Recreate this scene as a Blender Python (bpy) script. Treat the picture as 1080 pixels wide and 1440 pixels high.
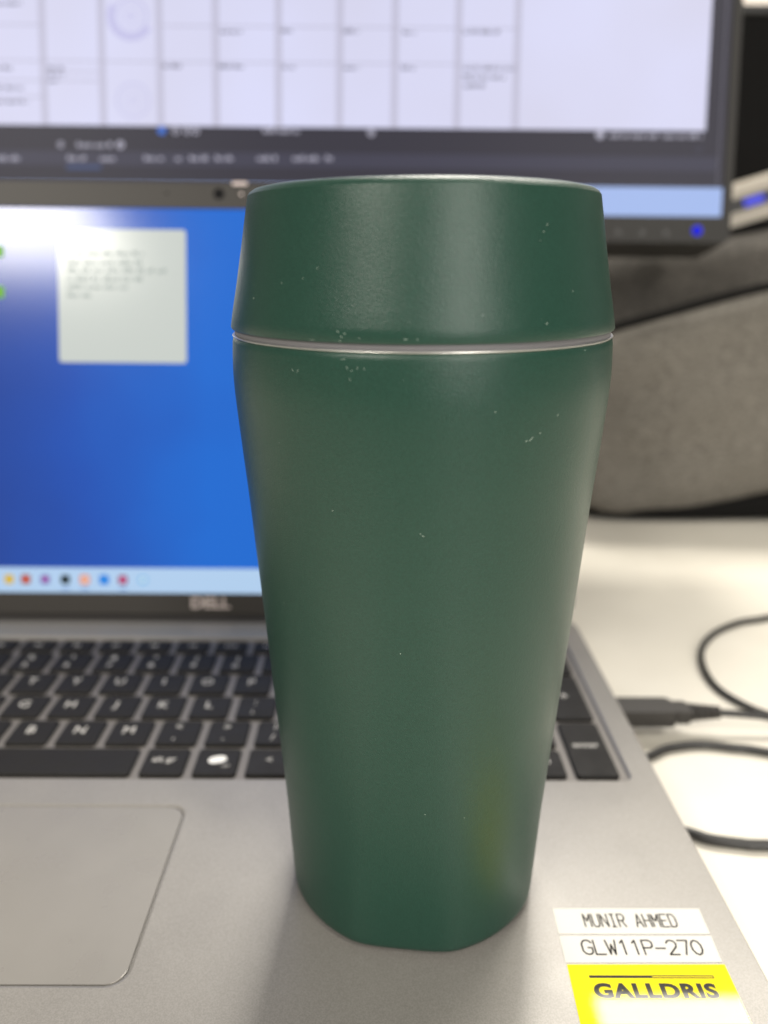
import bpy, bmesh, math, random
from mathutils import Vector, Matrix
random.seed(7)
S = bpy.context.scene
for o in list(bpy.data.objects):
    bpy.data.objects.remove(o, do_unlink=True)
C = S.collection
DECK = 0.0195                      # height of the laptop's palm rest above the desk

# ------------------------------------------------------------------ camera
PITCH, YAW, ROLL = 18.208, 0.539, 0.6
cd = bpy.data.cameras.new('camera'); cam = bpy.data.objects.new('camera', cd); C.objects.link(cam)
cam.location = (0, 0, DECK + 0.1764)
p, y, r = map(math.radians, (PITCH, YAW, ROLL))
fwd = Vector((math.sin(y)*math.cos(p), math.cos(y)*math.cos(p), -math.sin(p)))
rt = Vector((math.cos(y), -math.sin(y), 0)); dn = fwd.cross(rt)
r2 = math.cos(r)*rt - math.sin(r)*dn; d2 = math.sin(r)*rt + math.cos(r)*dn
M = Matrix((r2, -d2, -fwd)).transposed()
cam.rotation_euler = M.to_euler()
cd.sensor_fit = 'VERTICAL'; cd.sensor_height = 24.0; cd.sensor_width = 18.0
cd.lens = 24.0*1085/1440
cd.clip_start = 0.01; cd.clip_end = 50
cd.dof.use_dof = True; cd.dof.focus_distance = 0.178; cd.dof.aperture_fstop = 5.1
S.camera = cam

# ------------------------------------------------------------------ light
W = bpy.data.worlds.new('World'); S.world = W; W.use_nodes = True
bg = W.node_tree.nodes['Background']; bg.inputs[0].default_value = (1.0, 0.95, 0.88, 1); bg.inputs[1].default_value = 0.30
def panel(x, yy, sx, sy, w, col=(1.0, 0.945, 0.85)):
    l = bpy.data.lights.new('ceiling_panel', 'AREA'); l.shape = 'RECTANGLE'; l.size = sx; l.size_y = sy
    l.energy = w; l.color = col
    o = bpy.data.objects.new('ceiling_panel', l); C.objects.link(o); o.location = (x, yy, 2.0); return o
panel(0.22, 1.50, 0.6, 0.6, 54)
panel(0.99, 1.488, 0.62, 0.6, 27)
panel(0.90, -1.0, 0.6, 0.6, 26)
panel(-1.70, -2.2, 0.86, 1.2, 115)
panel(1.30, -3.2, 0.62, 1.2, 70)
wl = bpy.data.lights.new('office_window', 'AREA'); wl.shape = 'RECTANGLE'; wl.size = 0.75; wl.size_y = 1.5; wl.energy = 46; wl.color = (1.0, 0.97, 0.93)
wo = bpy.data.objects.new('office_window', wl); C.objects.link(wo); wo.location = (1.25, -3.0, 0.95)
wo.rotation_euler = (Vector((0, .2, .3)) - Vector(wo.location)).to_track_quat('-Z', 'Y').to_euler()
S.view_settings.view_transform = 'Standard'; S.view_settings.look = 'None'
S.view_settings.exposure = 0.0; S.view_settings.gamma = 1.0
S.render.engine = 'CYCLES'

# ------------------------------------------------------------------ helpers
def lin(c):
    return tuple(((v/255)/12.92 if v/255 <= .04045 else ((v/255+.055)/1.055)**2.4) for v in c)
def mat(name, col, rough=.5, metal=0.0, spec=.5, emit=None, estr=1.0, coat=0.0, coat_r=.05):
    m = bpy.data.materials.new(name); m.use_nodes = True
    b = m.node_tree.nodes['Principled BSDF']
    b.inputs['Base Color'].default_value = (*col, 1); b.inputs['Roughness'].default_value = rough
    b.inputs['Metallic'].default_value = metal; b.inputs['Specular IOR Level'].default_value = spec
    b.inputs['Coat Weight'].default_value = coat; b.inputs['Coat Roughness'].default_value = coat_r
    if emit:
        b.inputs['Emission Color'].default_value = (*emit, 1); b.inputs['Emission Strength'].default_value = estr
    return m
def nodes(m):
    return m.node_tree.nodes, m.node_tree.links, m.node_tree.nodes['Principled BSDF']
def noise(m, scale, detail=2, rough=.5, vec='Object', stretch=None):
    N, L, b = nodes(m)
    tc = N.new('ShaderNodeTexCoord'); n = N.new('ShaderNodeTexNoise')
    n.inputs['Scale'].default_value = scale; n.inputs['Detail'].default_value = detail; n.inputs['Roughness'].default_value = rough
    if stretch:
        mp = N.new('ShaderNodeMapping'); mp.inputs['Scale'].default_value = stretch
        L.new(tc.outputs[vec], mp.inputs['Vector']); L.new(mp.outputs[0], n.inputs['Vector'])
    else: L.new(tc.outputs[vec], n.inputs['Vector'])
    return n
def bump(m, src, strength, dist):
    N, L, b = nodes(m); bp = N.new('ShaderNodeBump')
    bp.inputs['Strength'].default_value = strength; bp.inputs['Distance'].default_value = dist
    L.new(src, bp.inputs['Height'])
    if b.inputs['Normal'].links:
        L.new(b.inputs['Normal'].links[0].from_socket, bp.inputs['Normal'])
    L.new(bp.outputs[0], b.inputs['Normal'])
def ramp(m, src, stops, sock):
    N, L, b = nodes(m); cr = N.new('ShaderNodeValToRGB'); e = cr.color_ramp.elements
    while len(e) < len(stops): e.new(.5)
    for el, (pos, c) in zip(e, stops):
        el.position = pos; el.color = (*c, 1) if len(c) == 3 else c
    L.new(src, cr.inputs[0]); L.new(cr.outputs[0], b.inputs[sock]); return cr
def link(name, me, m, parent=None, smooth=False):
    o = bpy.data.objects.new(name, me); C.objects.link(o)
    if m: me.materials.append(m)
    if smooth:
        for f in me.polygons: f.use_smooth = True
    if parent: o.parent = parent
    return o
def mesh(name, v, f, m, parent=None, smooth=False):
    me = bpy.data.meshes.new(name); me.from_pydata([tuple(q) for q in v], [], f); me.update()
    return link(name, me, m, parent, smooth)
def frombm(name, bm, m, parent=None, smooth=False):
    bmesh.ops.recalc_face_normals(bm, faces=bm.faces)
    me = bpy.data.meshes.new(name); bm.to_mesh(me); bm.free()
    return link(name, me, m, parent, smooth)
def thing(name, label, cat, loc=(0,0,0), group=None):
    o = bpy.data.objects.new(name, None); C.objects.link(o); o.location = loc; o.empty_display_size = .02
    tag(o, label, cat, group); return o
def tag(o, label=None, cat=None, group=None, kind=None):
    if label: o['label'] = label
    if cat: o['category'] = cat
    if group: o['group'] = group
    if kind: o['kind'] = kind
    return o
def rrect(x0, y0, x1, y1, rad, n=5):
    out = []
    for cx, cy, a in ((x1-rad, y1-rad, 0), (x0+rad, y1-rad, 90), (x0+rad, y0+rad, 180), (x1-rad, y0+rad, 270)):
        for i in range(n+1):
            t = math.radians(a + 90*i/n); out.append((cx+rad*math.cos(t), cy+rad*math.sin(t)))
    return out
def prism(name, loop, z0, z1, m, parent=None, bev=0.0, seg=2, axis='Z', smooth=False):
    """extruded outline; axis Z: loop in XY; axis Y: loop in XZ, extruded along Y"""
    bm = bmesh.new()
    P = (lambda a, b, h: (a, b, h)) if axis == 'Z' else (lambda a, b, h: (a, h, b))
    A = [bm.verts.new(P(a, b, z0)) for a, b in loop]; B = [bm.verts.new(P(a, b, z1)) for a, b in loop]
    n = len(loop)
    fa = bm.faces.new(A); fb = bm.faces.new(B)
    for i in range(n): bm.faces.new((A[i], A[(i+1) % n], B[(i+1) % n], B[i]))
    if bev > 0:
        es = [e for e in bm.edges if (e.verts[0] in A) == (e.verts[1] in A)]
        bmesh.ops.bevel(bm, geom=es, offset=bev, segments=seg, affect='EDGES', profile=.5)
    return frombm(name, bm, m, parent, smooth)
def box(name, lo, hi, m, parent=None, bev=0.0, seg=2):
    bm = bmesh.new(); bmesh.ops.create_cube(bm, size=1)
    for v in bm.verts: v.co = [lo[i] + (v.co[i]+.5)*(hi[i]-lo[i]) for i in range(3)]
    if bev > 0: bmesh.ops.bevel(bm, geom=bm.edges[:], offset=bev, segments=seg, affect='EDGES', profile=.5)
    return frombm(name, bm, m, parent)
def smoothpath(pts, sub=8):
    pts = [Vector(q) for q in pts]; out = []
    P = [2*pts[0]-pts[1]] + pts + [2*pts[-1]-pts[-2]]
    for i in range(1, len(P)-2):
        for k in range(sub):
            t = k/sub; a, b, c, d = P[i-1], P[i], P[i+1], P[i+2]
            out.append(.5*((2*b)+(-a+c)*t+(2*a-5*b+4*c-d)*t*t+(-a+3*b-3*c+d)*t**3))
    out.append(pts[-1]); return out
def tube(name, pts, rad, m, parent=None, n=12, flat=1.0):
    v, f = [], []; up = Vector((0, 0, 1))
    R = rad if callable(rad) else (lambda t: rad)
    for i, q in enumerate(pts):
        t = (pts[min(i+1, len(pts)-1)] - pts[max(i-1, 0)]).normalized()
        s = t.cross(up); s = s.normalized() if s.length > 1e-6 else Vector((1, 0, 0)); u = s.cross(t)
        rr = R(i/(len(pts)-1))
        for k in range(n):
            a = 2*math.pi*k/n; v.append(q + s*math.cos(a)*rr + u*math.sin(a)*rr*flat)
    for i in range(len(pts)-1):
        for k in range(n):
            f.append((i*n+k, i*n+(k+1) % n, (i+1)*n+(k+1) % n, (i+1)*n+k))
    f.append(tuple(range(n-1, -1, -1))); f.append(tuple((len(pts)-1)*n+k for k in range(n)))
    o = mesh(name, v, f, m, parent, True); return o
def textmesh(body, size, thick=0.0, sx=1.0, space=1.0, res=3, align='CENTER'):
    cu = bpy.data.curves.new('t', 'FONT'); cu.body = body; cu.size = size; cu.align_x = align; cu.align_y = 'CENTER' if align == 'CENTER' else 'BOTTOM_BASELINE'
    cu.offset = thick; cu.space_character = space; cu.resolution_u = res; cu.fill_mode = 'FRONT'
    o = bpy.data.objects.new('t', cu); C.objects.link(o)
    dg = bpy.context.evaluated_depsgraph_get(); me = bpy.data.meshes.new_from_object(o.evaluated_get(dg))
    bpy.data.objects.remove(o); bpy.data.curves.remove(cu)
    if sx != 1.0:
        for v in me.vertices: v.co.x *= sx
    me.materials.clear()
    return me

# ------------------------------------------------------------------ materials
mDeck = mat('laptop_grey', (.30, .283, .262), .36, .20)
n = noise(mDeck, 4200, 1); bump(mDeck, n.outputs[0], .35, .00004)
n2 = noise(mDeck, 2600, 2); ramp(mDeck, n2.outputs[0], [(.35, (.222, .211, .195)), (.65, (.276, .263, .244))], 'Base Color')
n3 = noise(mDeck, 45, 4); ramp(mDeck, n3.outputs[0], [(.3, (.31,)*3), (.7, (.39,)*3)], 'Roughness')
mPad = mat('trackpad_grey', (.258, .245, .225), .26, .20)
n = noise(mPad, 4200, 1); bump(mPad, n.outputs[0], .15, .00003)
n3 = noise(mPad, 60, 4); ramp(mPad, n3.outputs[0], [(.3, (.26,)*3), (.7, (.34,)*3)], 'Roughness')
mWell = mat('keyboard_well_grey', (.17, .158, .146), .5, .2)
mKey = mat('key_black', (.015, .014, .013), .55, spec=.18)
n = noise(mKey, 3000, 1); bump(mKey, n.outputs[0], .2, .00003)
n3 = noise(mKey, 120, 3); ramp(mKey, n3.outputs[0], [(.3, (.50,)*3), (.7, (.64,)*3)], 'Roughness')
mLegend = mat('key_legend', (.52, .505, .47), .6)
mBezel = mat('bezel_dark', (.030, .027, .024), .45, spec=.35)
n = noise(mBezel, 2500, 1); bump(mBezel, n.outputs[0], .2, .00003)
mLidBack = mat('lid_grey', (.22, .21, .20), .4, .4)
mLogo = mat('logo_silver', (.60, .52, .50), .35, .6)
mLens = mat('camera_glass', (.004, .004, .005), .1)
mBlackPl = mat('black_plastic', (.012, .012, .012), .45)
n = noise(mBlackPl, 900, 2); bump(mBlackPl, n.outputs[0], .15, .0001)
mCable = mat('cable_black', (.014, .0135, .013), .42)
n = noise(mCable, 700, 2); bump(mCable, n.outputs[0], .1, .0001)
mSteel = mat('brushed_steel', (.17, .168, .178), .6, .4)
n = noise(mSteel, 900, 2, stretch=(1, 1, 12)); bump(mSteel, n.outputs[0], .15, .00003)
mChrome = mat('polished_steel', (.80, .79, .76), .30, 1.0)
def em(name, rgb, k=.90, rough=.40, spec=.12):
    return mat('screen_'+name, (.006, .006, .007), rough, spec=spec, emit=lin(rgb), estr=k)

# ------------------------------------------------------------------ setting
mDesk = mat('desk_laminate', (.78, .745, .665), .42)
n = noise(mDesk, 900, 3); bump(mDesk, n.outputs[0], .12, .0001)
n2 = noise(mDesk, 22, 5); ramp(mDesk, n2.outputs[0], [(.3, (.71, .675, .59)), (.7, (.76, .725, .64))], 'Base Color')
mEdge = mat('desk_edge', (.45, .42, .37), .5)
t = thing('desk', 'cream laminate desk top under the laptop, cables and bag', 'desk', (0, .4, 0))
prism('desk_top', rrect(-1.1, -.65, 1.1, .60, .02), -.025, 0, mDesk, t, .002)
for sx in (-1, 1):
    box('leg', (sx*1.0-.03, .45, -.73), (sx*1.0+.03, .52, -.025), mEdge, t, .003)
mWall = mat('wall_paint', (.84, .77, .69), .7)
n = noise(mWall, 120, 3); bump(mWall, n.outputs[0], .2, .002)
w = box('wall', (-3, 2.60, -.75), (3, 2.70, 2.4), mWall); w['kind'] = 'structure'
mPart = mat('partition_fabric', (.008, .0078, .0078), .95, spec=.1)
n = noise(mPart, 800, 2); bump(mPart, n.outputs[0], .4, .0006)
t = thing('desk_partition', 'black fabric desk partition behind the monitor and bag', 'partition', (0, 1.03, 0))
prism('panel', rrect(-1.1, -.60, 1.1, .468, .012), 0, .03, mPart, t, .004, axis='Y')
box('top_trim', (-1.09, -.004, .469), (1.09, .034, .480), mBlackPl, t, .003)
for sx in (-1, 1): box('clamp', (sx*.8-.03, -.035, -.027), (sx*.8+.03, 0.0, .06), mBlackPl, t, .003)

# ------------------------------------------------------------------ laptop
LX0, LX1, LY0, LY1 = -.270, .1022, .127, .3615
lap = thing('laptop', 'open grey laptop with black keyboard and blue desktop on its screen', 'laptop', (-.084, .245, 0))
def L(o):                                     # build in desk coordinates, keep the empty as parent
    o.parent = lap; o.location = Vector(o.location) - lap.location; return o
# chassis : top sheet with two openings, sides, bottom
WX0, WX1, WY0, WY1 = -.264, .0918, .2315, .3380
PX0, PX1, PY0, PY1 = -.1800, -.0640, .1497, .2165
def chassis():
    bm = bmesh.new()
    def ring(loop, z): return [bm.verts.new((a, b, z)) for a, b in loop]
    def edges(vs): return [bm.edges.new((vs[i], vs[(i+1) % len(vs)])) for i in range(len(vs))]
    def wall(A, B):
        for i in range(len(A)): bm.faces.new((A[i], A[(i+1) % len(A)], B[(i+1) % len(A)], B[i]))
    ch = .0006
    o0 = ring(rrect(LX0+ch, LY0+ch, LX1-ch, LY1-ch, .0085), DECK)
    w0 = ring(rrect(WX0-ch, WY0-ch, WX1+ch, WY1+ch, .0035), DECK)
    p0 = ring(rrect(PX0-.0012, PY0-.0012, PX1+.0012, PY1+.0012, .0056), DECK)
    e = edges(o0)+edges(w0)+edges(p0)
    bmesh.ops.triangle_fill(bm, use_beauty=True, use_dissolve=False, edges=e)
    o1 = ring(rrect(LX0, LY0, LX1, LY1, .009), DECK-ch); wall(o0, o1)
    o2 = ring(rrect(LX0, LY0, LX1, LY1, .009), .009); wall(o1, o2)
    o3 = ring(rrect(LX0+.004, LY0+.004, LX1-.004, LY1-.004, .006), .0045); wall(o2, o3)
    bm.faces.new(o3)
    w1 = ring(rrect(WX0, WY0, WX1, WY1, .003), DECK-.0006); wall(w0, w1)
    w2 = ring(rrect(WX0, WY0, WX1, WY1, .003), DECK-.0014); wall(w1, w2)
    p1 = ring(rrect(PX0-.00035, PY0-.00035, PX1+.00035, PY1+.00035, .005), DECK-.0004); wall(p0, p1)
    p2 = ring(rrect(PX0-.00035, PY0-.00035, PX1+.00035, PY1+.00035, .005), DECK-.0012); wall(p1, p2)
    bm.faces.new(p2)
    return frombm('chassis', bm, mDeck)
L(chassis())
L(prism('keyboard_well', rrect(WX0-.0003, WY0-.0003, WX1+.0003, WY1+.0003, .003), DECK-.0020, DECK-.0013, mWell))
L(prism('trackpad', rrect(PX0, PY0, PX1, PY1, .0046), DECK-.0011, DECK-.00025, mPad, None, .0003, 3))
for fx in (-.25, .08):
    for fy in (.145, .345): L(box('foot', (fx-.012, fy-.004, .0), (fx+.012, fy+.004, .0048), mBlackPl, None, .001))
L(box('hinge', (-.235, .3545, DECK-.003), (.067, .3690, DECK+.0015), mBezel, None, .0012))
# keys
PIT = .0190; CAPW = .0159
ROW = [.2333, .2515, .2697, .2879, .3061, .3243]; DEP = [.0158]*5 + [.0102]
capcache = {}
def cap(wd, dp):
    k = (round(wd, 4), round(dp, 4))
    if k in capcache: return capcache[k]
    bm = bmesh.new(); rings = []
    for z, ins in ((0, 0), (.0011, .0001), (.0015, .0005)):
        rings.append([bm.verts.new((a, b, z)) for a, b in rrect(-wd/2+ins, -dp/2+ins, wd/2-ins, dp/2-ins, .0013, 3)])
    for A, B in zip(rings, rings[1:]):
        for i in range(len(A)): bm.faces.new((A[i], A[(i+1) % len(A)], B[(i+1) % len(A)], B[i]))
    # shallow dish
    c = bm.verts.new((0, 0, .00135)); A = rings[-1]
    for i in range(len(A)): bm.faces.new((A[i], A[(i+1) % len(A)], c))
    bmesh.ops.recalc_face_normals(bm, faces=bm.faces)
    me = bpy.data.meshes.new('key'); bm.to_mesh(me); bm.free(); me.materials.append(mKey)
    capcache[k] = me; return me
def key(x0, x1, row, legs=(), rows=1):
    """one key; legs = (text, dx, dy, size) legends"""
    y0 = ROW[row]; y1 = ROW[row+rows-1] + DEP[row+rows-1]
    me = cap(x1-x0, y1-y0)
    o = bpy.data.objects.new('key', me); C.objects.link(o)
    o.location = ((x0+x1)/2, (y0+y1)/2, DECK-.0013); L(o)
    for tx, dx, dy, sz in legs:
        tm = textmesh(tx, sz, .00004, res=2); tm.materials.append(mLegend)
        q = bpy.data.objects.new('legend', tm); C.objects.link(q); q.parent = o; q.location = (dx, dy, .00156)
    return o
h = CAPW/2
def krow(row, x, chars, dual=None):
    for i, c in enumerate(chars):
        xc = x + i*PIT
        if isinstance(c, tuple): legs = ((c[0], -.0008, .0034, .0052), (c[1], -.0012, -.0032, .0052))
        else: legs = ((c, -.0008, .0008, .0066),)
        key(xc-h, xc+h, row, legs)
small = .0030
# bottom letter row
krow(1, -.1335-4*PIT, list('ZXCVBNM') + [('<', ','), ('>', '.'), ('?', '/')])
key(-.2620, -.2385, 1, (('shift', 0, 0, small),)); key(-.2365, -.2200, 1, (('|', 0, .003, .004), ('\\', 0, -.003, .004)))
key(-.0293, .0125, 1, (('shift', 0, 0, small),))
krow(2, -.1440-4*PIT, list('ASDFGHJKL') + [(':', ';'), ('@', "'"), ('~', '#')])
key(-.2620, -.2285, 2, (('caps lock', 0, 0, small),))
krow(3, -.1484-4*PIT, list('QWERTYUIOP') + [('{', '['), ('}', ']')])
key(-.2620, -.2335, 3, (('tab', 0, 0, small),)); key(-.0050, .0125, 3, (('enter', 0, 0, small),)); key(-.0000, .0125, 2)
krow(4, -.1577-4*PIT, [('!', '1'), ('"', '2'), ('£', '3'), ('$', '4'), ('%', '5'), ('^', '6'), ('&', '7'), ('*', '8'), ('(', '9'), (')', '0'), ('_', '-'), ('+', '=')])
key(-.2620, -.2430, 4, (('`', 0, 0, .004),)); key(-.0160, .0125, 4, (('backspace', 0, 0, small),))
fl = ['esc', 'F1', 'F2', 'F3', 'F4', 'F5', 'F6', 'F7', 'F8', 'F9', 'F10', 'F11', 'F12', 'prt sc', 'home']
for i, tx in enumerate(fl):
    xc = -.2515 + i*.01825; key(xc-.0077, xc+.0077, 5, ((tx, 0, 0, .0036),))
# space row
key(-.2620, -.2455, 0, (('ctrl', 0, 0, small),)); key(-.2435, -.2270, 0, (('fn', 0, 0, small),)); key(-.2250, -.2085, 0); key(-.2065, -.1905, 0, (('alt', 0, 0, small),))
key(-.1880, -.0882, 0)
key(-.0772-h, -.0772+h, 0, (('alt gr', -.0005, .0008, .0042),))
kc = key(-.0581-h, -.0581+h, 0)
# round four-lobed mark of the assistant key
bm = bmesh.new()
lob = [(math.cos(a)*(.0030+.0004*math.cos(2*a-.8)), math.sin(a)*(.0026+.0005*math.cos(2*a-.8))) for a in [2*math.pi*i/28 for i in range(28)]]
bm.faces.new([bm.verts.new((a, b+.0008, .00158)) for a, b in lob])
q = frombm('legend', bm, mat('legend_bright', (.8, .79, .75), .5), kc)
tm = textmesh('ctrl', .0020, .00002, res=2); tm.materials.append(mLegend); q = link('legend', tm, None, kc); q.location = (.0035, -.0028, .00157)
key(-.0391-h, -.0391+h, 0, (('<', 0, .0008, .0046),))
key(-.0201-h, -.0201+h, 0, (('^', 0, 0, .0046),)); key(-.0011-h, -.0011+h, 0, (('>', 0, 0, .0046),))
# number pad
NP = [.0235, .0425, .0615, .0805]
for r_, lab in ((4, ('num', '/', '*', '-')), (3, ('7', '8', '9', None)), (2, ('4', '5', '6', None)), (1, ('1', '2', '3', None)), (0, ('0', None, 'del', None)), (5, ('end', 'pg up', 'pg dn', 'calc'))):
    for xx, tx in zip(NP, lab):
        if tx is None: continue
        if tx == '0': key(xx-h, NP[1]+h, 0, (('0', 0, 0, .005),)); continue
        if tx == 'del': key(xx-h, xx+h, 0, (('del', .0008, .0006, .0040),)); continue
        key(xx-h, xx+h, r_, ((tx, 0, .0006, .0036 if len(tx) > 1 else .0052),))
key(NP[3]-h, NP[3]+h, 2, (('+', -.0005, .0, .0072),), rows=2)
key(NP[3]-h, NP[3]+h, 0, (('enter', -.0002, .0018, .0046),), rows=2)

# lid (local: x right, z up the lid, front is -y)
LIDC = -.084
lid = prism('display_lid', rrect(-.186, .0012, .186, .2185, .008), .0012, .0075, mLidBack, lap, .0015, axis='Y')
lid.location = Vector((LIDC, .3615, DECK)) - lap.location; lid.rotation_euler = (math.radians(-15), 0, 0)
SX0, SX1, SZ0, SZ1 = -.1725, .1725, .0120, .2061
def frame(name, outer, inner, y0, y1, m, parent):
    """flat frame with an opening, loops of equal count in XZ"""
    v, f = [], []; n = len(outer)
    for yy in (y0, y1):
        for lp in (outer, inner): v += [(a, yy, b) for a, b in lp]
    for i in range(n):
        j = (i+1) % n
        f += [(i, j, n+j, n+i), (2*n+i, 2*n+j, 3*n+j, 3*n+i), (i, j, 2*n+j, 2*n+i), (n+i, n+j, 3*n+j, 3*n+i)]
    o = mesh(name, v, f, m, parent); bm = bmesh.new(); bm.from_mesh(o.data); bmesh.ops.recalc_face_normals(bm, faces=bm.faces); bm.to_mesh(o.data); bm.free(); return o
frame('bezel', rrect(-.186, .0012, .186, .2185, .008), rrect(SX0, SZ0, SX1, SZ1, .0008), -.0004, .0011, mBezel, lid)
def sheet(name, x0, z0, x1, z1, m, parent, lay=1, rad=0.0):
    yy = .0006 - lay*.00016
    if rad: lp = rrect(x0, z0, x1, z1, rad, 4)
    else: lp = [(x0, z0), (x1, z0), (x1, z1), (x0, z1)]
    return mesh(name, [(a, yy, b) for a, b in lp], [tuple(range(len(lp)))], m, parent)
mWp = em('wallpaper', (30, 100, 215), .72, .15, .5)
N_, L_, b_ = nodes(mWp)
tc = N_.new('ShaderNodeTexCoord'); mp = N_.new('ShaderNodeMapping'); gr = N_.new('ShaderNodeTexGradient')
mp.inputs['Rotation'].default_value = (0, 0, 0); mp.inputs['Location'].default_value = (1.02, 0, 0); mp.inputs['Scale'].default_value = (8.4, 0, 0)
L_.new(tc.outputs['Object'], mp.inputs[0]); L_.new(mp.outputs[0], gr.inputs[0])
nz = noise(mWp, 14, 2); mx = N_.new('ShaderNodeMath'); mx.operation = 'MULTIPLY_ADD'; mx.inputs[1].default_value = .55
ad = N_.new('ShaderNodeMath'); ad.operation = 'SUBTRACT'; ad.inputs[1].default_value = .27
L_.new(gr.outputs['Fac'], ad.inputs[0]); L_.new(nz.outputs[0], mx.inputs[0]); L_.new(ad.outputs[0], mx.inputs[2])
ramp(mWp, mx.outputs[0], [(0.0, lin((30, 76, 174))), (.45, lin((26, 92, 205))), (1.0, lin((22, 122, 240)))], 'Emission Color')
sheet('screen', SX0-.0005, SZ0-.0005, SX1+.0005, SZ1+.0005, mWp, lid, 0)
def LU(px): return -.1613 + (px-80)*.000355 - LIDC
def LV(py): return .196 - (py-320)*.0003527
mNote = em('note', (204, 210, 204), .95, .15, .5); mNoteT = em('note_text', (172, 182, 176)); mTask = em('taskbar', (186, 216, 248))
sheet('sticky_note', LU(80), LV(509), LU(261), LV(321), mNote, lid, 1, .0015)
def words(name, rows, m, parent, lay, hgt, seed=1):
    """rows of word blocks as flat print, one sheet"""
    rnd = random.Random(seed); v, f = [], []; yy = .0006-lay*.00016
    for x0, x1, z in rows:
        x = x0
        while x < x1-.0003:
            ww = min(rnd.uniform(1.2, 3.6)*hgt, x1-x); k = len(v)
            # each word: a few letter-sized bars of uneven height
            nl = max(1, int(ww/(hgt*.55)))
            for i in range(nl):
                a = x + ww*i/nl; b = a + ww/nl*.72; tt = z + hgt*rnd.choice((.62, .66, 1.0)); k = len(v)
                v += [(a, yy, z), (b, yy, z), (b, yy, tt), (a, yy, tt)]; f.append((k, k+1, k+2, k+3))
            x += ww + hgt*.55
    o = mesh(name, v, f, m, parent); o['kind'] = 'stuff'; return o
words('note_text', [(LU(93), LU(202), LV(358)), (LU(93), LU(199), LV(371)), (LU(93), LU(234), LV(382)), (LU(93), LU(200), LV(394)), (LU(93), LU(180), LV(405)), (LU(93), LU(128), LV(417))], mNoteT, lid, 2, .0024)
sheet('taskbar', SX0-.0005, SZ0-.0005, SX1+.0005, .0249, mTask, lid, 1)
for px, col, rad in ((3, (225, 190, 70), .0030), (27, (170, 110, 90), .0032), (55, (120, 120, 190), .0030), (84, (40, 60, 62), .0030), (112, (240, 150, 110), .0032), (140, (40, 140, 235), .0032), (167, (150, 30, 90), .0030), (196, (130, 195, 240), .0030)):
    cx = LU(px); rad *= .8; o = sheet('taskbar_icon', cx-rad, .0187-rad, cx+rad, .0187+rad, em('icon', col), lid, 2, rad*.55)
for px, col in ((27, (230, 60, 50)), (55, (190, 80, 160)), (84, (20, 24, 28)), (112, (250, 210, 190)), (167, (225, 120, 160)), (196, (225, 240, 252))):
    cx = LU(px); sheet('icon_mark', cx-.0012, .0176, cx+.0014, .0200, em('icon_mark', col), lid, 3, .0005)
for px in (84, 112, 167): sheet('icon_underline', LU(px)-.002, .0136, LU(px)+.002, .0142, em('underline', (60, 110, 190)), lid, 2)
for zz, hh in ((.1840, .0055), (.1640, .0060)):   # desktop icons at the left edge
    sheet('desktop_icon', LU(-14), zz-hh/2, LU(4), zz+hh/2, em('desktop_icon', (120, 190, 60)), lid, 1, .001)
tm = textmesh('DELL', .0078, .0003, 1.15, res=3); tm.materials.append(mLogo)
q = link('logo', tm, None, lid); q.location = (LIDC*0 - .0855 - LIDC, -.00052, .0070); q.rotation_euler = (math.radians(90), 0, 0)
def disc(name, cx, cz, rad, y0, y1, m, parent):
    return prism(name, [(cx+rad*math.cos(a), cz+rad*math.sin(a)) for a in [2*math.pi*i/24 for i in range(24)]], y0, y1, m, parent, axis='Y')
disc('webcam', -.0802-LIDC, .2133, .0027, -.0007, .0002, mLens, lid)
disc('webcam_light', -.0690-LIDC, .2133, .0007, -.00065, .0002, mLogo, lid)
disc('microphone', -.1060-LIDC, .2133, .0006, -.00055, .0002, mLens, lid)
prism('webcam_shutter', rrect(-.0705-.0030-LIDC, .2176, -.0660-LIDC, .2190, .0004), -.0009, .0015, mLogo, lid, axis='Y')

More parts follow.
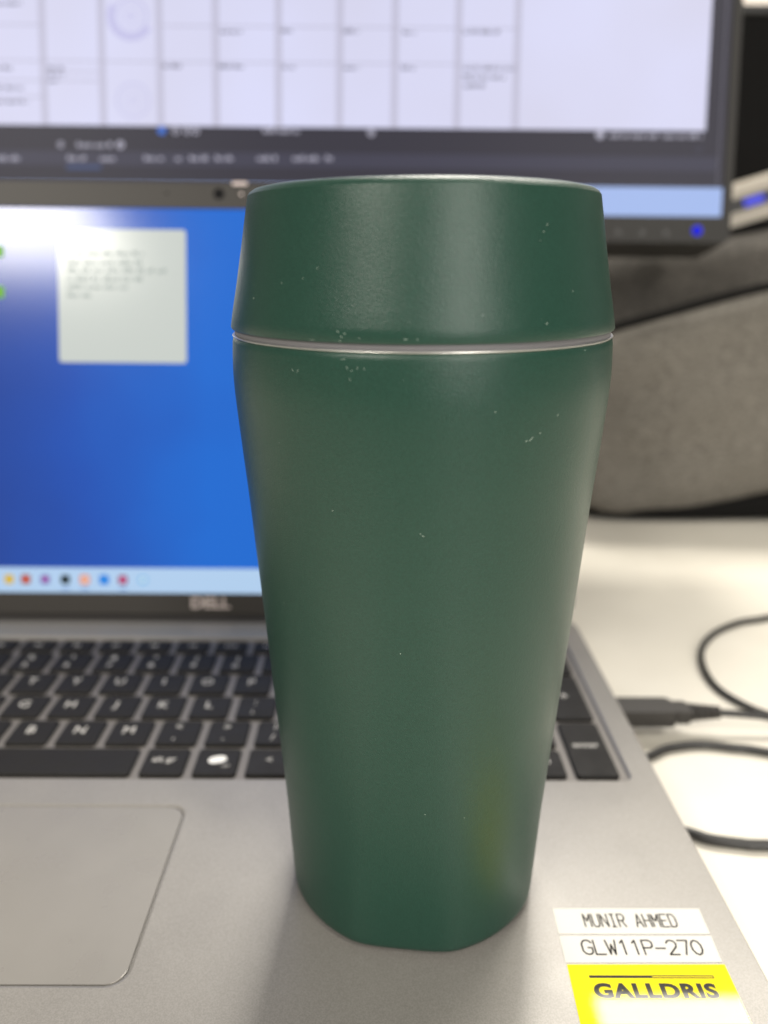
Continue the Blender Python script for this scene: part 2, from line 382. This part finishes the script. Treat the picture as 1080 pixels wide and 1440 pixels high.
# ------------------------------------------------------------------ stickers on the palm rest
mStrip = mat('label_tape', (.63, .615, .575), .65, spec=.12)
n = noise(mStrip, 90, 2); bump(mStrip, n.outputs[0], .15, .0005)
mInk = mat('label_ink', (.022, .020, .020), .8, spec=.05)
mYel = mat('yellow_gloss', (.84, .70, .0), .6, spec=.1, coat=1.0, coat_r=.03)
mInkG = mat('glossy_ink', (.03, .028, .026), .6, spec=.1, coat=1.0, coat_r=.03)
n = noise(mYel, 150, 3); bump(mYel, n.outputs[0], .30, .00022)
n = noise(mInkG, 150, 3); bump(mInkG, n.outputs[0], .30, .00022)
GL = {'M': [[(0,0),(0,6),(2,2.6),(4,6),(4,0)]], 'U': [[(0,6),(0,1.2),(1,0),(3,0),(4,1.2),(4,6)]], 'N': [[(0,0),(0,6),(4,0),(4,6)]],
 'I': [[(.8,6),(3.2,6)],[(2,6),(2,0)],[(.8,0),(3.2,0)]], 'R': [[(0,0),(0,6),(3,6),(4,5.2),(4,3.8),(3,3),(0,3)],[(2,3),(4,0)]],
 'A': [[(0,0),(2,6),(4,0)],[(.7,2),(3.3,2)]], 'H': [[(0,0),(0,6)],[(4,0),(4,6)],[(0,3),(4,3)]], 'E': [[(4,6),(0,6),(0,0),(4,0)],[(0,3),(3.2,3)]],
 'D': [[(0,0),(0,6),(2.4,6),(3.6,5.2),(4,4),(4,2),(3.6,.8),(2.4,0),(0,0)]], 'G': [[(4,4.9),(3.2,5.8),(2,6),(.8,5.6),(0,4.4),(0,1.6),(.8,.4),(2,0),(3.2,.2),(4,1),(4,2.8),(2.3,2.8)]],
 'L': [[(0,6),(0,0),(4,0)]], 'W': [[(0,6),(1,0),(2,4.2),(3,0),(4,6)]], '1': [[(.9,4.8),(2.2,6),(2.2,0)]], 'P': [[(0,0),(0,6),(3,6),(4,5.2),(4,3.6),(3,2.8),(0,2.8)]],
 '-': [[(0,2.6),(4,2.6)]], '2': [[(0,4.8),(.8,5.8),(2,6),(3.2,5.7),(4,4.6),(3.6,3.2),(0,0),(4,0)]], '7': [[(0,6),(4,6),(1.6,0)]],
 '0': [[(2,6),(.8,5.5),(0,4),(0,2),(.8,.5),(2,0),(3.2,.5),(4,2),(4,4),(3.2,5.5),(2,6)]]}
def strokes(name, txt, x0, y0, pitch, cw, ch, sw, m, parent, z):
    v, f = [], []
    for i, c in enumerate(txt):
        for pl in GL.get(c, []):
            q = [Vector((x0+i*pitch+a/4*cw, y0+b/6*ch)) for a, b in pl]
            for k, (a, b) in enumerate(zip(q, q[1:])):
                d = (b-a).normalized(); nn = Vector((-d.y, d.x))*sw/2; e = d*sw*.32
                base = len(v); zz = z + .000004*(k % 5)
                v += [(*(a-e-nn), zz), (*(b+e-nn), zz), (*(b+e+nn), zz), (*(a-e+nn), zz)]; f.append((base, base+1, base+2, base+3))
    return mesh(name, v, f, m, parent)
def sticker(name, label, loop, z1, m):
    cx = sum(a for a, b in loop)/len(loop); cy = sum(b for a, b in loop)/len(loop)
    t = thing(name, label, 'label', (cx, cy, DECK))
    prism('tape', [(a-cx, b-cy) for a, b in loop], .00003, z1, m, t, .00004, 1)
    return t, cx, cy
t, cx, cy = sticker('name_label', 'upper narrow white printed name label stuck on the laptop palm rest', [(.0508, .1652), (.0928, .1653), (.0931, .1741), (.0510, .1740)], .00016, mStrip)
strokes('lettering', 'MUNIR AHMED', .0590-cx, .1676-cy, .00241, .00175, .0043, .00040, mInk, t, .00023)
t, cx, cy = sticker('asset_label', 'lower white asset number label between the name label and yellow sticker', [(.0506, .1561), (.0923, .1564), (.0928, .1648), (.0508, .1646)], .00016, mStrip)
strokes('lettering', 'GLW11P-270', .0563-cx, .1586-cy, .00330, .0026, .0045, .00044, mInk, t, .00023)
t, cx, cy = sticker('company_sticker', 'glossy yellow company sticker on the laptop corner below the white labels', [(.0500, .1290), (.0921, .1292), (.0927, .1557), (.0509, .1556)], .00014, mYel)
def flat(name, x0, y0, x1, y1, m, z=.00017):
    return mesh(name, [(x0-cx, y0-cy, z), (x1-cx, y0-cy, z), (x1-cx, y1-cy, z), (x0-cx, y1-cy, z)], [(0, 1, 2, 3)], m, t)
flat('rule_bar', .0558, .1515, .0722, .1523, mInkG)
flat('rule_bar', .0722, .15205, .0883, .15235, mInkG); flat('rule_bar', .0722, .15145, .0883, .15175, mInkG); flat('rule_bar', .0881, .1517, .0883, .1521, mInkG)
tm = textmesh('GALLDRIS', .0055, .00028, 1.0, 1.10, res=4, align='LEFT')
xs = [v.co.x for v in tm.vertices]; k = .0316/(max(xs)-min(xs)); mn = min(xs)
for v in tm.vertices: v.co.x = (v.co.x-mn)*k
tm.materials.append(mInkG); q = link('lettering', tm, None, t); q.location = (.0560-cx, .1460-cy, .00017)

# ------------------------------------------------------------------ travel mug
mMug = mat('green_powder_coat', (.011, .050, .036), .36, spec=.40)
n = noise(mMug, 3000, 2, .6); bump(mMug, n.outputs[0], .7, .00011)
n2 = noise(mMug, 30, 5); ramp(mMug, n2.outputs[0], [(.3, (.29,)*3), (.7, (.37,)*3)], 'Roughness')
n3 = noise(mMug, 1800, 1); ramp(mMug, n3.outputs[0], [(.3, (.0085, .0385, .0255)), (.7, (.0110, .0475, .0320))], 'Base Color')
mugLoc = Vector((.0121, .1932, DECK))
mug = thing('travel_mug', 'dark green tapered travel mug with screw lid standing on the laptop', 'mug', mugLoc)
mug.rotation_euler = (0, math.radians(-.62), 0); mug.scale = (.991, .991, 1)
PHI = math.radians(-97)
def sect(R, a, th):
    r = R; k = R*.045
    for i in range(4):
        c = math.cos(th-PHI-i*math.pi/2)
        if c > .3:
            f = a*R/c; hh = min(1, max(0, .5+.5*(f-r)/k)); r = f*(1-hh)+r*hh-k*hh*(1-hh)
    return r
def flatness(z): return .953 + .090*min(1, max(0, z/.13))
def lathe(name, prof, m, parent, n=160, facet=False, close=(True, True)):
    v, f = [], []
    for z, R in prof:
        for k in range(n):
            th = 2*math.pi*k/n; r = sect(R, flatness(z), th) if facet else R
            v.append((r*math.cos(th), r*math.sin(th), z))
    for i in range(len(prof)-1):
        if prof[i] == prof[i+1]: continue          # repeated point: a crisp crease
        for k in range(n): f.append((i*n+k, i*n+(k+1) % n, (i+1)*n+(k+1) % n, (i+1)*n+k))
    if close[0]: f.append(tuple(range(n-1, -1, -1)))
    if close[1]: f.append(tuple((len(prof)-1)*n+k for k in range(n)))
    return mesh(name, v, f, m, parent, True)
def dense(prof, step=.003):
    pts = smoothpath([(a, b, 0) for a, b in prof], 6); return [(q.x, q.y) for q in pts]
body = [(.0010, .0332), (.0010, .0352), (.0013, .0363), (.0020, .0369)] + dense([(.0034, .0371), (.015, .0376), (.03, .0382), (.045, .0391), (.06, .0401), (.075, .0410), (.09, .0420), (.105, .0430), (.12, .0440), (.13, .0448), (.138, .0454), (.145, .0459), (.150, .0461), (.1545, .0460), (.1580, .04580)]) + [(.1590, .0456), (.1593, .0453), (.1594, .0447)]
lathe('body', body, mMug, mug, 180, True)
lathe('base_ring', [(.0, .0325), (.0, .0334), (.0010, .0336), (.0012, .0325)], mBlackPl, mug, 120, True)
lathe('lip_ring', [(.1593, .0445), (.1593, .0456), (.15945, .0458), (.1596, .0457), (.15965, .0445)], mChrome, mug, 160)
lathe('steel_collar', [(.1590, .0452), (.1620, .0452)], mSteel, mug, 160)
lidp = [(.1613, .0445), (.1610, .0455), (.1610, .0458), (.1610, .0458), (.1614, .0460), (.1640, .04555), (.1670, .04495), (.1700, .0443), (.1750, .04335), (.1800, .0424), (.1850, .0415), (.1880, .04095), (.1890, .04075), (.1897, .04062), (.1897, .04062), (.1904, .0401), (.1909, .0393), (.1912, .0380), (.1913, .0366), (.1909, .0350), (.1900, .0300), (.1900, .0150)]
lathe('lid', lidp, mMug, mug, 180)
mScuff = mat('scuff_grey', (.27, .34, .29), .6)
SC = [(-57.7, 0.1827, 0.9, 0.16, 50), (-59.2, 0.1813, 0.45, 0.25, 40), (-60.5, 0.1797, 0.2, 0.2, 0), (-133.0, 0.1718, 0.3, 0.2, 90), (-125.3, 0.1728, 0.35, 0.2, 80), (-120.8, 0.1747, 0.45, 0.2, 80), (-146.8, 0.1712, 0.25, 0.15, 90), (-145.7, 0.1686, 0.5, 0.3, 100), (-28.3, 0.1753, 0.3, 0.3, 0), (-30.2, 0.1722, 0.25, 0.2, 0), (-49.6, 0.1702, 0.3, 0.25, 30), (-60.0, 0.1644, 0.8, 0.22, 55), (-78.0, 0.1663, 0.5, 0.2, 60), (-113.6, 0.1631, 0.7, 0.18, -40), (-112.6, 0.1622, 0.6, 0.18, -50), (-111.8, 0.1628, 0.6, 0.15, -30), (-112.9, 0.1614, 0.5, 0.3, 0), (-107.9, 0.162, 0.3, 0.2, 90), (-120.6, 0.1614, 1.8, 0.1, 0), (-96.5, 0.162, 1.0, 0.15, 0), (-93.8, 0.162, 0.3, 0.3, 0), (-127.4, 0.1551, 0.9, 0.14, -45), (-125.7, 0.155, 1.0, 0.14, 50), (-112.3, 0.1579, 1.3, 0.12, 10), (-111.2, 0.1563, 0.9, 0.14, -70), (-110.0, 0.1558, 0.8, 0.12, 30), (-108.5, 0.1564, 0.8, 0.12, 80), (-106.7, 0.1563, 0.7, 0.1, 90), (-110.4, 0.1541, 0.9, 0.1, 90), (-63.0, 0.1417, 2.2, 0.22, 42), (-64.5, 0.1414, 0.6, 0.35, 10), (-60.3, 0.1427, 0.35, 0.3, 30), (-54.7, 0.146, 0.6, 0.2, 50), (-74.1, 0.1479, 0.35, 0.3, 0), (-44.7, 0.1584, 0.4, 0.4, 0), (-159.9, 0.1557, 0.4, 0.2, 90), (-134.5, 0.1391, 0.3, 0.2, 0), (-91.7, 0.1221, 1.0, 0.2, -25), (-92.4, 0.1226, 0.4, 0.2, -25), (-97.9, 0.0936, 0.3, 0.3, 0), (-117.0, 0.1262, 0.3, 0.25, 0), (-140.9, 0.0991, 1.0, 0.1, 60), (-89.1, 0.0483, 0.3, 0.3, 0), (-74.6, 0.0465, 0.25, 0.25, 0)]
def mugR(z):
    P = body if z < .1605 else lidp
    for (z0, a), (z1, b) in zip(P, P[1:]):
        if z0 <= z <= z1: return a + (b-a)*(z-z0)/(z1-z0)
    return .045
rs = random.Random(11)
for _ in range(28):
    SC.append((rs.uniform(-180, 180), rs.choice((rs.uniform(.005, .158), rs.uniform(.12, .189), rs.uniform(.163, .188))), rs.uniform(.10, .24), rs.uniform(.08, .16), rs.uniform(0, 180)))
v, f = [], []
for th, z, ln, wd, an in SC:
    th = math.radians(th); an = math.radians(an); R = mugR(z); R = sect(R, flatness(z), th) if z < .1605 else R
    slope = (mugR(z+.0008)-mugR(z-.0008))/.0016
    nrm = Vector((math.cos(th), math.sin(th), -slope)).normalized(); tg = Vector((-math.sin(th), math.cos(th), 0)); up = nrm.cross(tg)
    c0 = Vector((R*math.cos(th), R*math.sin(th), z)) + nrm*.00003
    a = tg*math.cos(an)+up*math.sin(an); b = up*math.cos(an)-tg*math.sin(an); k = len(v)
    m_ = 8
    for i in range(m_):
        q = 2*math.pi*i/m_; w_ = rs.uniform(.55, 1.1)
        v.append(c0 + a*math.cos(q)*ln*.0005*w_ + b*math.sin(q)*wd*.0005*w_)
    f.append(tuple(range(k, k+m_)))
o = mesh('scuff_marks', v, f, mScuff, mug); o['kind'] = 'stuff'


# ------------------------------------------------------------------ monitor
mon = thing('monitor', 'large dark framed monitor behind the laptop showing a spreadsheet', 'monitor', (-.04, .60, 0))
U0, U1, V0, V1 = -.5270, -.0028, .0240, .3190
mMon = mat('monitor_plastic', (.022, .021, .020), .55, spec=.25)
n = noise(mMon, 1500, 2); bump(mMon, n.outputs[0], .2, .00006)
hd = prism('housing', rrect(U0-.006, .0075, U1+.006, V1+.008, .004), .0012, .045, mMon, mon, .004, axis='Y')
hd.location = Vector((.225, .53, .20)) - mon.location; hd.rotation_euler = (math.radians(-12), 0, math.radians(-1))
frame('bezel', rrect(U0-.006, .0075, U1+.006, V1+.008, .004), rrect(U0, V0, U1, V1, .0006), -.0006, .0011, mMon, hd)
mDark = em('window_dark', (54, 52, 64)); mDark2 = em('window_band', (66, 65, 82)); mDocBg = em('sheet_white', (208, 207, 232), 1.0)
N_, L_, b_ = nodes(mDocBg)
nz = noise(mDocBg, 9, 2); ramp(mDocBg, nz.outputs[0], [(.3, lin((212, 211, 234))), (.7, lin((218, 219, 248)))], 'Emission Color')
sheet('screen', U0-.0005, V0-.0005, U1+.0005, V1+.0005, mDark, hd, 0)
sheet('taskbar', U0-.0005, V0-.0005, U1+.0005, .0424, em('monitor_taskbar', (170, 194, 246)), hd, 1)
sheet('ribbon_band', U0, .0525, -.0075, .0615, mDark2, hd, 1)
sheet('document', U0, .0775, -.0160, V1-.02, mDocBg, hd, 1)
sheet('window_edge', -.0066, .0430, -.0060, V1, em('window_edge', (120, 118, 132)), hd, 1)
mLine = em('grid_line', (194, 192, 214)); mTxt = em('sheet_text', (96, 94, 112)); mStamp = em('stamp', (202, 200, 240)); mRib = em('ribbon_text', (188, 186, 204))
for uu in (-.4404, -.4025, -.3654, -.3294, -.2892, -.2500, -.2147, -.1744, -.1368):
    sheet('grid_line', uu-.0004, .0778, uu+.0004, V1-.03, mLine, hd, 2)
    sheet('grid_shade', uu-.0038, .0778, uu-.0004, V1-.03, em('grid_shade', (203, 201, 224)), hd, 2)
for u0, u1, vv in ((-.52, -.4415, .1384), (-.3654, -.1368, .1384), (-.52, -.1368, .1166), (-.4404, -.4060, .1103), (-.52, -.4060, .1047), (-.52, -.4404, .0946), (-.52, -.1368, .165), (-.52, -.1368, .19)):
    sheet('grid_line', u0, vv-.0004, u1, vv+.0004, mLine, hd, 3)
tx = [(-.480, -.4546, .150), (-.3278, -.3141, .1340), (-.2892, -.2815, .1350), (-.2497, -.2393, .1350), (-.2112, -.2031, .1345), (-.1728, -.1498, .1352), (-.3654, -.3531, .1130), (-.3290, -.3130, .1130), (-.2880, -.2800, .1130), (-.2490, -.2390, .1130), (-.2120, -.2031, .1130), (-.1723, -.1392, .1132), (-.1722, -.1450, .1078), (-.1720, -.1570, .1026), (-.4388, -.4286, .1112), (-.4388, -.4287, .1074), (-.4390, -.4330, .1035), (-.480, -.4620, .1110), (-.480, -.4550, .0990), (-.480, -.4520, .0905)]
words('sheet_text', tx, mTxt, hd, 3, .0024, 3)
def ring(name, cx, cz, r0, r1, a0, a1, m, parent, lay):
    n = 28; v, f = [], []; yy = .0006-lay*.00016
    for i in range(n+1):
        a = math.radians(a0+(a1-a0)*i/n)
        v += [(cx+r0*math.cos(a), yy, cz+r0*math.sin(a)), (cx+r1*math.cos(a), yy, cz+r1*math.sin(a))]
    for i in range(n): f.append((2*i, 2*i+2, 2*i+3, 2*i+1))
    return mesh(name, v, f, m, parent)
for cx, cz in ((-.3850, .1440), (-.3846, .0930)):
    st = mStamp if cz > .1 else em('stamp_pale', (208, 207, 242))
    ring('stamp', cx, cz, .0100, .0112, 0, 360, st, hd, 3); ring('stamp', cx, cz, .0058, .0066, 0, 360, st, hd, 3); ring('stamp', cx, cz, .0, .0018, 0, 360, st, hd, 3)
ring('stamp', -.3850, .1440, .0112, .0150, 150, 330, em('stamp_deep', (205, 203, 242)), hd, 4)
# ribbon marks
sheet('ribbon_icon', -.3690, .0722, -.3640, .0772, em('ribbon_blue', (60, 120, 225)), hd, 2, .0022)
for uu in (-.3575, -.3500, -.3445): ring('ribbon_icon', uu, .0746, .0012, .0022, 0, 360, mRib, hd, 2)
ring('ribbon_icon', -.2310, .0745, .0008, .0022, 0, 360, mRib, hd, 2); ring('ribbon_icon', -.0835, .0745, .0, .0026, 0, 360, mRib, hd, 2)
ring('ribbon_icon', -.4325, .0654, .0008, .0018, 0, 360, mRib, hd, 2); ring('ribbon_icon', -.3936, .0656, .0008, .0024, 0, 360, mRib, hd, 2); ring('ribbon_icon', -.0196, .0660, .0008, .0020, 0, 360, mDark2, hd, 2)
words('ribbon_text', [(-.3008, -.2764, .0738), (-.0771, -.0465, .0728), (-.0429, -.0175, .0728), (-.4218, -.3985, .0640), (-.500, -.4592, .0552), (-.4281, -.4161, .0556), (-.4068, -.3971, .0556), (-.3781, -.3656, .0560), (-.3577, -.3520, .0560), (-.3485, -.3369, .0562), (-.3318, -.3203, .0564), (-.3046, -.2917, .0566), (-.2815, -.2640, .0568), (-.2600, -.2555, .0570)], mRib, hd, 2, .0030, 5)
sheet('tab_underline', -.4290, .0500, -.4065, .0528, em('tab_underline', (62, 78, 120)), hd, 2)
for k in range(4): disc('button', -.0851+k*.0155, .0135, .0018, -.0012, .0002, mBlackPl, hd)
disc('power_button', -.0185, .0150, .0040, -.0012, .0002, mBlackPl, hd)
disc('power_light', -.0185, .0150, .0031, -.0017, -.0011, mat('power_led', (.002, .002, .01), .8, spec=.05, emit=(.006, .010, .80), estr=1.0), hd)
prism('neck', rrect(-.05, -.006, .05, .006, .004), .012, .36, mMon, mon, .002).location = (0, .02, 0)
prism('base', rrect(-.13, -.09, .13, .09, .02), 0.0, .012, mMon, mon, .003).location = (0, .02, 0)
prism('pivot', rrect(-.05, -.05, .05, .05, .01), -.06, .0, mMon, mon, .003, axis='Y').location = (0, .02+.055-.04, .36)

# ------------------------------------------------------------------ bag
mFelt = mat('grey_felt', (.16, .147, .125), .95, spec=.2)
n = noise(mFelt, 260, 4, .6, stretch=(1, 1, 1.6)); ramp(mFelt, n.outputs[0], [(.30, (.090, .083, .072)), (.5, (.130, .120, .104)), (.70, (.175, .162, .142))], 'Base Color'); bump(mFelt, n.outputs[0], .6, .0012)
n = noise(mFelt, 1400, 2); bump(mFelt, n.outputs[0], .4, .0005)
mFeltShade = mat('grey_felt_shaded', (.075, .069, .062), .95, spec=.2)  # same felt as the pocket, monitor's shade darkened into the colour
n = noise(mFeltShade, 260, 4, .6); ramp(mFeltShade, n.outputs[0], [(.28, (.045, .0415, .037)), (.74, (.105, .097, .086))], 'Base Color'); bump(mFeltShade, n.outputs[0], .6, .0012)
mWeb = mat('black_webbing', (.006, .0058, .0055), .9, spec=.1)
n = noise(mWeb, 900, 2); bump(mWeb, n.outputs[0], .4, .0005)
bag = thing('bag', 'grey felt laptop bag slouching on the desk behind the cables', 'bag', (.29, .62, 0))
def curve(pts):
    q = smoothpath([(a, b, 0) for a, b in pts], 10)
    def f(s):
        k = s*(len(q)-1); i = min(int(k), len(q)-2); w_ = q[i].lerp(q[i+1], k-i); return w_.x, w_.y
    return f
def pillow(name, bot, top, ym, depth_f, depth_b, lean, m, nx=44, nz=30, e=3.2, wr=.003, seed=1):
    B, T = curve(bot), curve(top); v, f = [], []; rnd = random.Random(seed); ph = [rnd.uniform(0, 6) for _ in range(6)]
    for side in (-1, 1):
        for i in range(nx+1):
            for j in range(nz+1):
                s, t_ = i/nx, j/nz
                (bx, bz), (tx_, tz) = B(s), T(s)
                # pull corners round
                a, b = abs(2*s-1), abs(2*t_-1)
                k = max(0, 1-a**e)**(1/e)*max(0, 1-b**e)**(1/e)
                cs, ct = (s-.5), (t_-.5)
                rnd_k = 1 - .10*(a**6)*(b**6)
                x = bx+(tx_-bx)*t_; z = bz+(tz-bz)*t_
                xm = (B(.5)[0]+T(.5)[0])/2; zm = (B(.5)[1]+T(.5)[1])/2
                x = xm+(x-xm)*rnd_k; z = zm+(z-zm)*rnd_k
                w_ = wr*(math.sin(9*s+ph[0]+4*t_)+.6*math.sin(17*t_+ph[1]-6*s)+.4*math.sin(23*s+11*t_+ph[2]))*k
                d = depth_f if side < 0 else depth_b
                v.append((x-.29, ym+lean*z+side*d*k+w_-.62, z))
    n1 = (nx+1)*(nz+1)
    for sd in (0, 1):
        for i in range(nx):
            for j in range(nz):
                q = [sd*n1+i*(nz+1)+j, sd*n1+(i+1)*(nz+1)+j, sd*n1+(i+1)*(nz+1)+j+1, sd*n1+i*(nz+1)+j+1]
                f.append(tuple(q if sd == 0 else q[::-1]))
    o = mesh(name, v, f, m, bag, True)
    bm = bmesh.new(); bm.from_mesh(o.data); bmesh.ops.remove_doubles(bm, verts=bm.verts, dist=.00002); bm.to_mesh(o.data); bm.free()
    for p_ in o.data.polygons: p_.use_smooth = True
    return o
pillow('body', [(.150, .010), (.20, .004), (.30, .004), (.42, .012)], [(.135, .190), (.20, .204), (.30, .219), (.42, .250)], .625, .040, .05, .10, mFeltShade, seed=3)
pillow('front_pocket', [(.150, .012), (.185, .004), (.24, .006), (.32, .024), (.42, .034)], [(.140, .136), (.20, .153), (.28, .175), (.42, .205)], .586, .026, .01, .10, mFelt, seed=5, wr=.002)
seam = smoothpath([(.140, .585, .139), (.20, .585, .156), (.28, .585, .178), (.42, .590, .208)], 10)
tube('piping', [q-Vector((.29, .62, 0)) for q in seam], .0036, mWeb, bag, 8)
pillow('base_panel', [(.160, .001), (.22, .0008), (.30, .001), (.42, .001)], [(.160, .014), (.22, .018), (.30, .026), (.42, .036)], .600, .030, .03, 0, mWeb, nz=10, wr=.0005)

# ------------------------------------------------------------------ small device on the bag
mPale = mat('pale_aluminium', (.34, .31, .26), .45, .4)
n = noise(mPale, 900, 2); bump(mPale, n.outputs[0], .15, .0001)
dev = thing('docking_device', 'slim pale metal device with glowing blue block lying on top of the bag', 'device', (.264, .66, .2160))
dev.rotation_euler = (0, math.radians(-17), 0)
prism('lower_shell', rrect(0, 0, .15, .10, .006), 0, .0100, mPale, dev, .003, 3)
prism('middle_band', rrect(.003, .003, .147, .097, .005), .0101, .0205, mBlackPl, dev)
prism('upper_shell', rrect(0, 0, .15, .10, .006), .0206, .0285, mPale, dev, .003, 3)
box('blue_block', (.034, .0016, .0120), (.050, .0029, .0185), mat('blue_emission', (.02, .02, .1), .4, emit=(.015, .025, .65), estr=1.0), dev, .0005)  # emissive blue block set into the dark band between the shells

# ------------------------------------------------------------------ cables
t = thing('usb_cable', 'black USB plug and thin cable in the laptop side port', 'cable', (.1045, .2905, .0))
mUsb = mat('plug_black', (.030, .027, .024), .5)
prism('plug_body', rrect(0, -.0060, .0245, .0060, .0014), .0060, .0135, mUsb, t, .0009, 2)
prism('plug_neck', rrect(.0243, -.0046, .0315, .0046, .0012), .0068, .0127, mUsb, t, .0008, 2)
box('plug_shell', (-.0085, -.0055, .0075), (.0004, .0055, .0118), mSteel, t, .0003)
for k in range(5):
    x = .0318 + k*.0028
    tube('strain_relief', [Vector((x, 0, .0098)), Vector((x+.0017, 0, .0098))], .0038-.00025*k, mUsb, t, 14)
tube('strain_core', [Vector((.0310, 0, .0098)), Vector((.0450, 0, .0098))], .0022, mUsb, t, 10)
tube('cord', smoothpath([(.031, 0, .0098), (.045, 0, .0096), (.066, -.0006, .0082), (.10, -.003, .0045), (.16, -.012, .0018), (.24, -.03, .0018)]), .0016, mCable, t)
def cable(label, pts, rad):
    o = tube('cable', [q-Vector(pts[0]) for q in smoothpath(pts, 10)], rad, mCable); o.location = pts[0]; tag(o, label, 'cable', 'black cables on the desk'); return o
cable('black cable bending in a wide loop beside the USB plug', [(.34, .440, .0018), (.28, .425, .0018), (.2252, .4011, .0018), (.2058, .3945, .0018), (.1861, .3811, .0018), (.1718, .363, .0018), (.1646, .3422, .0018), (.1638, .3233, .0018), (.1697, .3097, .0018), (.1785, .3005, .0018), (.21, .278, .0018), (.27, .25, .0018)], .0017)
cable('black cable running out from under the laptop just below the USB plug', [(.070, .252, .0019), (.095, .262, .0019), (.1137, .2706, .0019), (.1229, .2756, .0019), (.1372, .2782, .0019), (.1499, .2762, .0019), (.1635, .2730, .0019), (.21, .256, .0019), (.28, .225, .0019)], .0018)
cable('nearest black cable emerging from the laptop edge above the stickers', [(.080, .240, .0020), (.100, .231, .0020), (.1129, .2250, .0020), (.1186, .2220, .0020), (.128, .2200, .0020), (.1377, .2192, .0020), (.18, .219, .0020), (.26, .215, .0020)], .0019)
